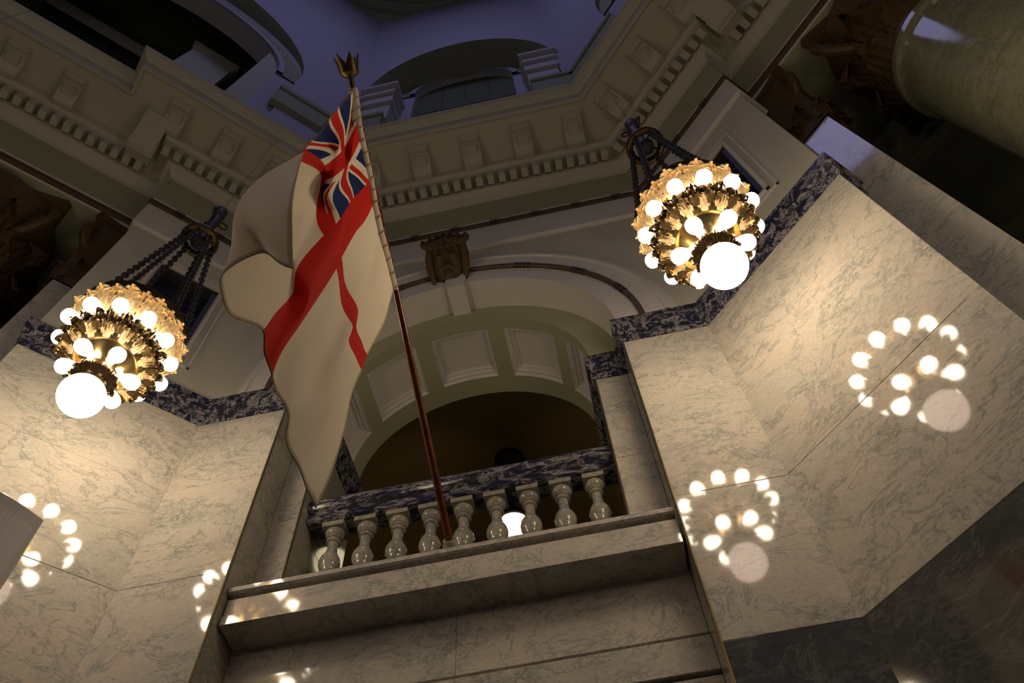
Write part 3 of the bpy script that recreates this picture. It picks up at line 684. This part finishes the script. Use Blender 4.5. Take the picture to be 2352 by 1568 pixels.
# ------------------------------------------------------------------ carved mask over the arch
def mask():
    root = empty('carved_mask', (-2.94, 9.62, 22.78), 'brown carved grotesque face with leafy crown above the arch keystone', 'carving')
    root.rotation_euler.x = math.radians(35); root.scale = (1.0, 1, .66)
    nu, nv = 44, 56; hw, hh = .50, 1.15; P = []
    def gs(x, y, cx, cy, sx, sy): return math.exp(-((x-cx)/sx)**2-((y-cy)/sy)**2)
    for j in range(nv+1):
        for i in range(nu+1):
            x = -1+2*i/nu; y = -1+2*j/nv; wj = hw*(.80+.20*math.cos((y-.2)*1.3))*(1 if y > -.5 else 1-.35*((-.5-y)/.5)**2)
            d = .34*max(0, 1-x*x)**.5*(1-.35*y*y)
            d += .26*gs(x, y, 0, .0, .16, .28)+.14*gs(x, y, 0, -.12, .26, .1)          # nose
            d += .14*gs(x, y, -.38, .38, .3, .09)+.14*gs(x, y, .38, .38, .3, .09)       # brows
            d -= .16*gs(x, y, -.38, .2, .18, .09)+.16*gs(x, y, .38, .2, .18, .09)       # sockets
            d += .07*gs(x, y, -.38, .19, .09, .05)+.07*gs(x, y, .38, .19, .09, .05)
            d += .12*gs(x, y, -.5, -.05, .2, .16)+.12*gs(x, y, .5, -.05, .2, .16)       # cheeks
            d -= .15*gs(x, y, 0, -.42, .32, .05); d += .10*gs(x, y, 0, -.32, .34, .05)+.12*gs(x, y, 0, -.53, .26, .06)+.16*gs(x, y, 0, -.78, .26, .14)
            d += .03*math.sin(16*x+3*y)*gs(x, y, 0, .62, 1, .15)+.02*math.sin(40*(x*x+.4*y))*gs(x, y, 0, -.8, .6, .25)
            P.append((x*wj, -d-.05, y*hh))
    mb = MB(); mb.add(P, [(j*(nu+1)+i, j*(nu+1)+i+1, (j+1)*(nu+1)+i+1, (j+1)*(nu+1)+i) for j in range(nv) for i in range(nu)])
    mb.build('face', CARVED, root, True, True)
    lf = leaf_mesh(.55, .17, .12, .10, 6, CARVED, 'crown_leaf')
    for k, (xx, tl) in enumerate(((-.52, .5), (-.34, .3), (-.17, .15), (0, 0), (.17, -.15), (.34, -.3), (.52, -.5))):
        link('crown_leaf', lf, root, Matrix.Translation((xx*.84*S, -.20*S, (.72-.25*abs(xx))*S)) @ Matrix.Rotation(-tl, 4, 'Y'))
        link('crown_leaf', lf, root, Matrix.Translation((xx*.76*S, -.32*S, (.58-.2*abs(xx))*S)) @ Matrix.Rotation(-tl, 4, 'Y') @ Matrix.Diagonal((.8, .8, .7, 1)))
    for s_ in (-1, 1):
        b = MB(); b.tube([(s_*.50, -.15, .6), (s_*.56, -.18, .1), (s_*.54, -.15, -.5), (s_*.50, -.12, -.9), (s_*.47, -.1, -1.30)], [.13, .12, .12, .10, .05], 8); b.build('lappet', CARVED, root, True, True)
    b = MB(); b.box((-.42, -.06, -1.12), (.42, .25, 1.1)); b.build('backplate', CARVED, root, False, True)
mask()

# ------------------------------------------------------------------ flagpole and flag
PX = -2.8
pole = empty('flagpole', (PX, 10.62, 11.27), 'dark red wooden flagpole slanting out from the balcony with bronze crown', 'flagpole')
pd = Vector((0, 2.35-10.62, 15.12-11.25)); pl = pd.length; pu = pd.normalized()
b = MB(); b.tube([pu*t for t in (-.05, .5, 3, 6, pl-.1)], [.075, .075, .07, .058, .045], 14); b.build('pole', POLE, pole, True, True)
Mt = Matrix.Translation(pu*(pl-.15)*S) @ pu.to_track_quat('Z', 'Y').to_matrix().to_4x4()
b = MB(); n = 12; P = []
for i in range(n):
    a = 2*PI*i/n; tip = i % 2 == 0
    for r, z in ((.13, .0), (.175, .04), (.18, .15), (.19 if not tip else .235, .16 if not tip else .36)): P.append((r*math.cos(a), r*math.sin(a), z))
F = [(i*4+j, ((i+1) % n)*4+j, ((i+1) % n)*4+j+1, i*4+j+1) for i in range(n) for j in range(3)]
b.add(P, F); b.add([(x*.9, y*.9, z+.01) for x, y, z in P], [tuple(reversed(f)) for f in F])
for i in range(n): b.f.append((i*4+3, ((i+1) % n)*4+3, ((i+1) % n)*4+3+n*4, i*4+3+n*4))
b.lathe([(.0, -.02), (.09, -.02), (.14, .02), (.165, .05), (.16, .08), (.12, .1), (0, .1)], 18); b.lathe([(.045, -.25), (.055, -.12), (.05, .0)], 12)
o = b.build('crown_finial', CROWN, pole, True, True); o.matrix_local = Mt
b = MB(); b.tube([pu*.12, pu*.34], .13, 16); b.tube([pu*.2, pu*.26], .15, 16); b.box((-.16, -.12, -.19), (.16, .2, -.12)); b.tube([Vector((0, 0.05, -.15)), pu*.2], .07, 8)
b.build('socket_bracket', MARBLE_G, pole, True, True)

def ray(px, py):
    return rr*((px-1176)/1864)-uu*((py-784)/1864)+fw
VV = [0, .115, .23, .345, .46, .54, .66, .78, .89, 1]
UU = [0, .105, .21, .315, .42, .58, .72, .86, 1]
GRID = [
 [(812,207),(797,222),(770,258),(735,305),(703,335),(690,350),(674,405),(667,470),(674,540),(687,616)],
 [(817,255),(806,285),(786,312),(756,340),(722,352),(694,366),(640,388),(588,428),(560,500),(590,584)],
 [(823,300),(808,330),(790,362),(766,385),(750,400),(735,405),(678,440),(600,480),(540,545),(508,640)],
 [(836,357),(818,385),(795,412),(762,440),(739,437),(727,465),(686,520),(640,580),(570,645),(536,716)],
 [(849,415),(828,440),(806,460),(785,488),(769,515),(747,539),(694,609),(680,672),(630,722),(592,761)],
 [(857,470),(838,507),(820,531),(803,560),(786,591),(773,617),(738,672),(692,742),(655,800),(629,863)],
 [(873,540),(856,580),(838,620),(822,655),(808,690),(797,725),(765,790),(728,850),(688,905),(651,955)],
 [(889,600),(874,640),(857,680),(842,722),(826,762),(806,785),(785,840),(765,905),(728,985),(683,1062)],
 [(905,665),(893,705),(880,738),(862,775),(843,815),(833,850),(812,905),(792,985),(762,1065),(718,1168)]]
OFF = [
 [0,.05,.25,.10,.30,.35,.62,.78,.82,.85],
 [0,-.10,.15,-.12,.10,.15,.30,.35,.50,.60],
 [0,.08,-.08,.02,-.05,-.15,-.12,.02,.05,.05],
 [0,-.05,.08,.10,-.15,-.20,-.10,-.05,-.08,-.10],
 [0,.06,.08,.05,.04,.05,.02,-.08,-.10,-.12],
 [0,.0,.05,.08,.10,.10,.05,.02,-.04,-.08],
 [0,-.05,-.02,.06,.10,.12,.10,.04,.02,.0],
 [0,.05,.03,-.02,-.05,.10,.08,.10,.10,.08],
 [0,.03,-.05,-.12,-.2,-.1,-.15,-.1,.0,.05]]
def cr(p0, p1, p2, p3, t, t0, t1, t2, t3):
    m1 = (p2-p0)*((t2-t1)/(t2-t0)); m2 = (p3-p1)*((t2-t1)/(t3-t1)); h = t*t*(3-2*t)
    return p1*(1+2*t)*(1-t)**2+m1*t*(1-t)**2+p2*h+m2*t*t*(t-1)
def interp(K, vals, x):
    n = len(K); i = 0
    while i < n-2 and x > K[i+1]: i += 1
    p1, p2 = vals[i], vals[i+1]; p0 = vals[i-1] if i > 0 else p1*2-p2; p3 = vals[i+2] if i < n-2 else p2*2-p1
    t0 = K[i-1] if i > 0 else 2*K[i]-K[i+1]; t3 = K[i+2] if i < n-2 else 2*K[i+1]-K[i]
    return cr(p0, p1, p2, p3, (x-K[i])/(K[i+1]-K[i]), t0, K[i], K[i+1], t3)
K3 = []
for r, ro in zip(GRID, OFF):
    row_ = []
    for (px, py), of in zip(r, ro):
        d = ray(px, py); row_.append(d*((PX+of)/d.x))
    K3.append(row_)
NU, NV = 110, 150
cols = []
for j in range(NV+1): cols.append([interp(VV, r, j/NV) for r in K3])
verts = []; faces = []; uvs = []
for i in range(NU+1):
    u = i/NU
    for j in range(NV+1):
        v = j/NV; p = interp(UU, cols[j], u)
        rip = .035*min(1, v*3)*math.sin(u*23+v*5+2*math.sin(v*6))+.02*math.sin(u*41-v*9)*min(1, v*4)
        p = p+Vector((rip, 0, 0)); verts.append((p.x*S, p.y*S, p.z*S+ZF)); uvs.append((v, u))
for i in range(NU):
    for j in range(NV): faces.append((i*(NV+1)+j, i*(NV+1)+j+1, (i+1)*(NV+1)+j+1, (i+1)*(NV+1)+j))
me = bpy.data.meshes.new('flag'); me.from_pydata(verts, [], faces); uvl = me.uv_layers.new(name='UVMap')
for lp_ in me.loops: uvl.data[lp_.index].uv = uvs[lp_.vertex_index]
for p in me.polygons: p.use_smooth = True
class X:                                                   # tiny maths-node expression builder
    def __init__(s, m, o): s.m, s.o = m, o
    def op(s, k, b=None, c=None):
        n = s.m.node_tree.nodes.new('ShaderNodeMath'); n.operation = k
        for i, q in enumerate((s, b, c)):
            if q is None: continue
            if isinstance(q, X): s.m.node_tree.links.new(q.o, n.inputs[i])
            else: n.inputs[i].default_value = q
        return X(s.m, n.outputs[0])
    def __add__(s, b): return s.op('ADD', b)
    def __sub__(s, b): return s.op('SUBTRACT', b)
    def __mul__(s, b): return s.op('MULTIPLY', b)
    def lt(s, b): return s.op('LESS_THAN', b)
    def gt(s, b): return s.op('GREATER_THAN', b)
    def abs(s): return s.op('ABSOLUTE')
    def max(s, b): return s.op('MAXIMUM', b)
    def min(s, b): return s.op('MINIMUM', b)
def flagmat():
    m = newmat('white ensign cloth', (.75, .70, .6, 1), .8, 0, .2)
    uv = N(m, 'ShaderNodeUVMap'); sp = N(m, 'ShaderNodeSeparateXYZ'); L(m, uv.outputs[0], sp.inputs[0])
    v, u = X(m, sp.outputs[0]), X(m, sp.outputs[1])
    cross = (u-.5).abs().lt(.08).max((v-.5).abs().lt(.04))
    canton = u.lt(.42)*v.lt(.46)
    a = (v-.23)*(60/.46); bq = (u-.21)*(30/.42)            # union centred, 60 x 30
    rc = a.abs().lt(3.).max(bq.abs().lt(3.)); wc = a.abs().lt(5.).max(bq.abs().lt(5.))
    k = 1/math.sqrt(5.)
    d1 = (a-bq*2.)*k; d2 = (a+bq*2.)*k                     # signed distances to the diagonals
    wsal = d1.abs().lt(3.).max(d2.abs().lt(3.))
    r1 = a.lt(0.)*(d1*-1.).gt(0.)*(d1*-1.).lt(2.)+a.gt(0.)*d1.gt(0.)*d1.lt(2.)
    r2 = a.lt(0.)*d2.gt(0.)*d2.lt(2.)+a.gt(0.)*(d2*-1.).gt(0.)*(d2*-1.).lt(2.)
    rsal = r1.max(r2)
    W, RD, BL = (.92, .84, .68, 1), (.72, .022, .008, 1), (.012, .035, .16, 1)
    c = mixc(m, wsal.o, BL, W); c = mixc(m, rsal.o, c, RD); c = mixc(m, wc.o, c, W); c = mixc(m, rc.o, c, RD)
    c0 = mixc(m, cross.o, W, RD); c = mixc(m, canton.o, c0, c)
    hem = v.gt(.988).max(u.gt(.99)).max(u.lt(.01)); c = mixc(m, (hem*.45).o, c, (.30, .2, .06, 1))
    L(m, c, bsdf(m).inputs['Base Color'])
    tcn = coords(m, False, 'UV'); mp = N(m, 'ShaderNodeMapping'); mp.inputs['Scale'].default_value = (3, 40, 1); L(m, tcn, mp.inputs[0])
    bump(m, noise(m, mp.outputs[0], 3, 4, .6), .15, .01)
    tr = N(m, 'ShaderNodeBsdfTranslucent'); L(m, c, tr.inputs[0]); mx = N(m, 'ShaderNodeMixShader'); mx.inputs[0].default_value = .28
    out = [n for n in m.node_tree.nodes if n.type == 'OUTPUT_MATERIAL'][0]
    L(m, bsdf(m).outputs[0], mx.inputs[1]); L(m, tr.outputs[0], mx.inputs[2]); L(m, mx.outputs[0], out.inputs[0]); return m
me.materials.append(flagmat())
fo = bpy.data.objects.new('flag', me); C.objects.link(fo); tag(fo, 'white ensign flag with red cross and union canton hanging from the slanting pole', 'flag')
sm = fo.modifiers.new('thickness', 'SOLIDIFY'); sm.thickness = .003
# hoist sleeve with a spiral cord round the pole
h0 = Vector((PX, 2.74, 15.0)); h1 = Vector((PX, 5.94, 13.29)); ax_ = [K3[i][0] for i in range(9)]
b = MB(); b.tube([p for p in ax_], .085, 10); SLV = newmat('cream canvas sleeve', (.60, .53, .42, 1), .8)
sl = b.build('sleeve', SLV, None, True); sl.parent = fo
b = MB(); q0, q1 = ax_[0], ax_[-1]; dd = (q1-q0).normalized(); s1 = dd.cross(Vector((1, 0, 0))).normalized(); s2 = dd.cross(s1); ln = (q1-q0).length
hp = []
for i in range(200):
    t = i/199; kf = t*8; ii = min(7, int(kf)); c_ = ax_[ii].lerp(ax_[ii+1], kf-ii); th = t*2*PI*16; hp.append(c_+(s1*math.cos(th)+s2*math.sin(th))*.092)
b.tube(hp, .014, 5); co = b.build('cord', newmat('gold cord', (.38, .27, .11, 1), .6), None, True); co.parent = fo

# ------------------------------------------------------------------ loudspeaker at the lower left
def speaker():
    z = 4.5; tr_ = ray(100, 1195); tr_ = tr_*(z/tr_.z); tl = ray(0, 1153); tl = tl*(z/tl.z)
    d = Vector((tr_.x-tl.x, tr_.y-tl.y, 0)); wdt = .95; d.normalize(); nrm = Vector((d.y, -d.x, 0))       # towards the camera side
    c_ = Vector((tr_.x, tr_.y, 0))-d*wdt/2
    root = empty('loudspeaker', (c_.x, c_.y, ZFL), 'cream loudspeaker with perforated curved front on a stand at the left edge', 'loudspeaker')
    root.rotation_euler.z = math.atan2(d.y, d.x)
    zt = z-ZFL; h = 1.75; n = 14
    def outl(hw, dep, bow): 
        return [(-hw+2*hw*i/n, -bow*(1-(2*i/n-1)**2)) for i in range(n+1)]+[(hw*.97, dep), (-hw*.97, dep)]
    b = MB(); b.prism(outl(wdt/2, .62, .10), zt-h, zt, ax=lambda p, q, t: (p, q, t)); b.build('housing', WHITEMETAL, root, False, True)
    b = MB(); A = [(x, y-.012, z_) for z_ in (zt-h+.06, zt-.10) for x, y in outl(wdt/2-.03, .5, .10)[:n+1]]
    b.add(A, [(i, i+1, n+2+i, n+1+i) for i in range(n)]); b.build('grille', GRILLE, root, True, True)
    b = MB(); b.tube([(0, .25, .3), (0, .25, zt-h)], .05, 10); b.build('pole', BRONZE_D, root, True, True)
    for k in range(3):
        a = 2*PI*k/3; b = MB(); b.tube([(0, .25, 1.4), (1.1*math.cos(a), .25+1.1*math.sin(a), 0.04)], .035, 8); b.build('leg', BRONZE_D, root, True, True)
speaker()
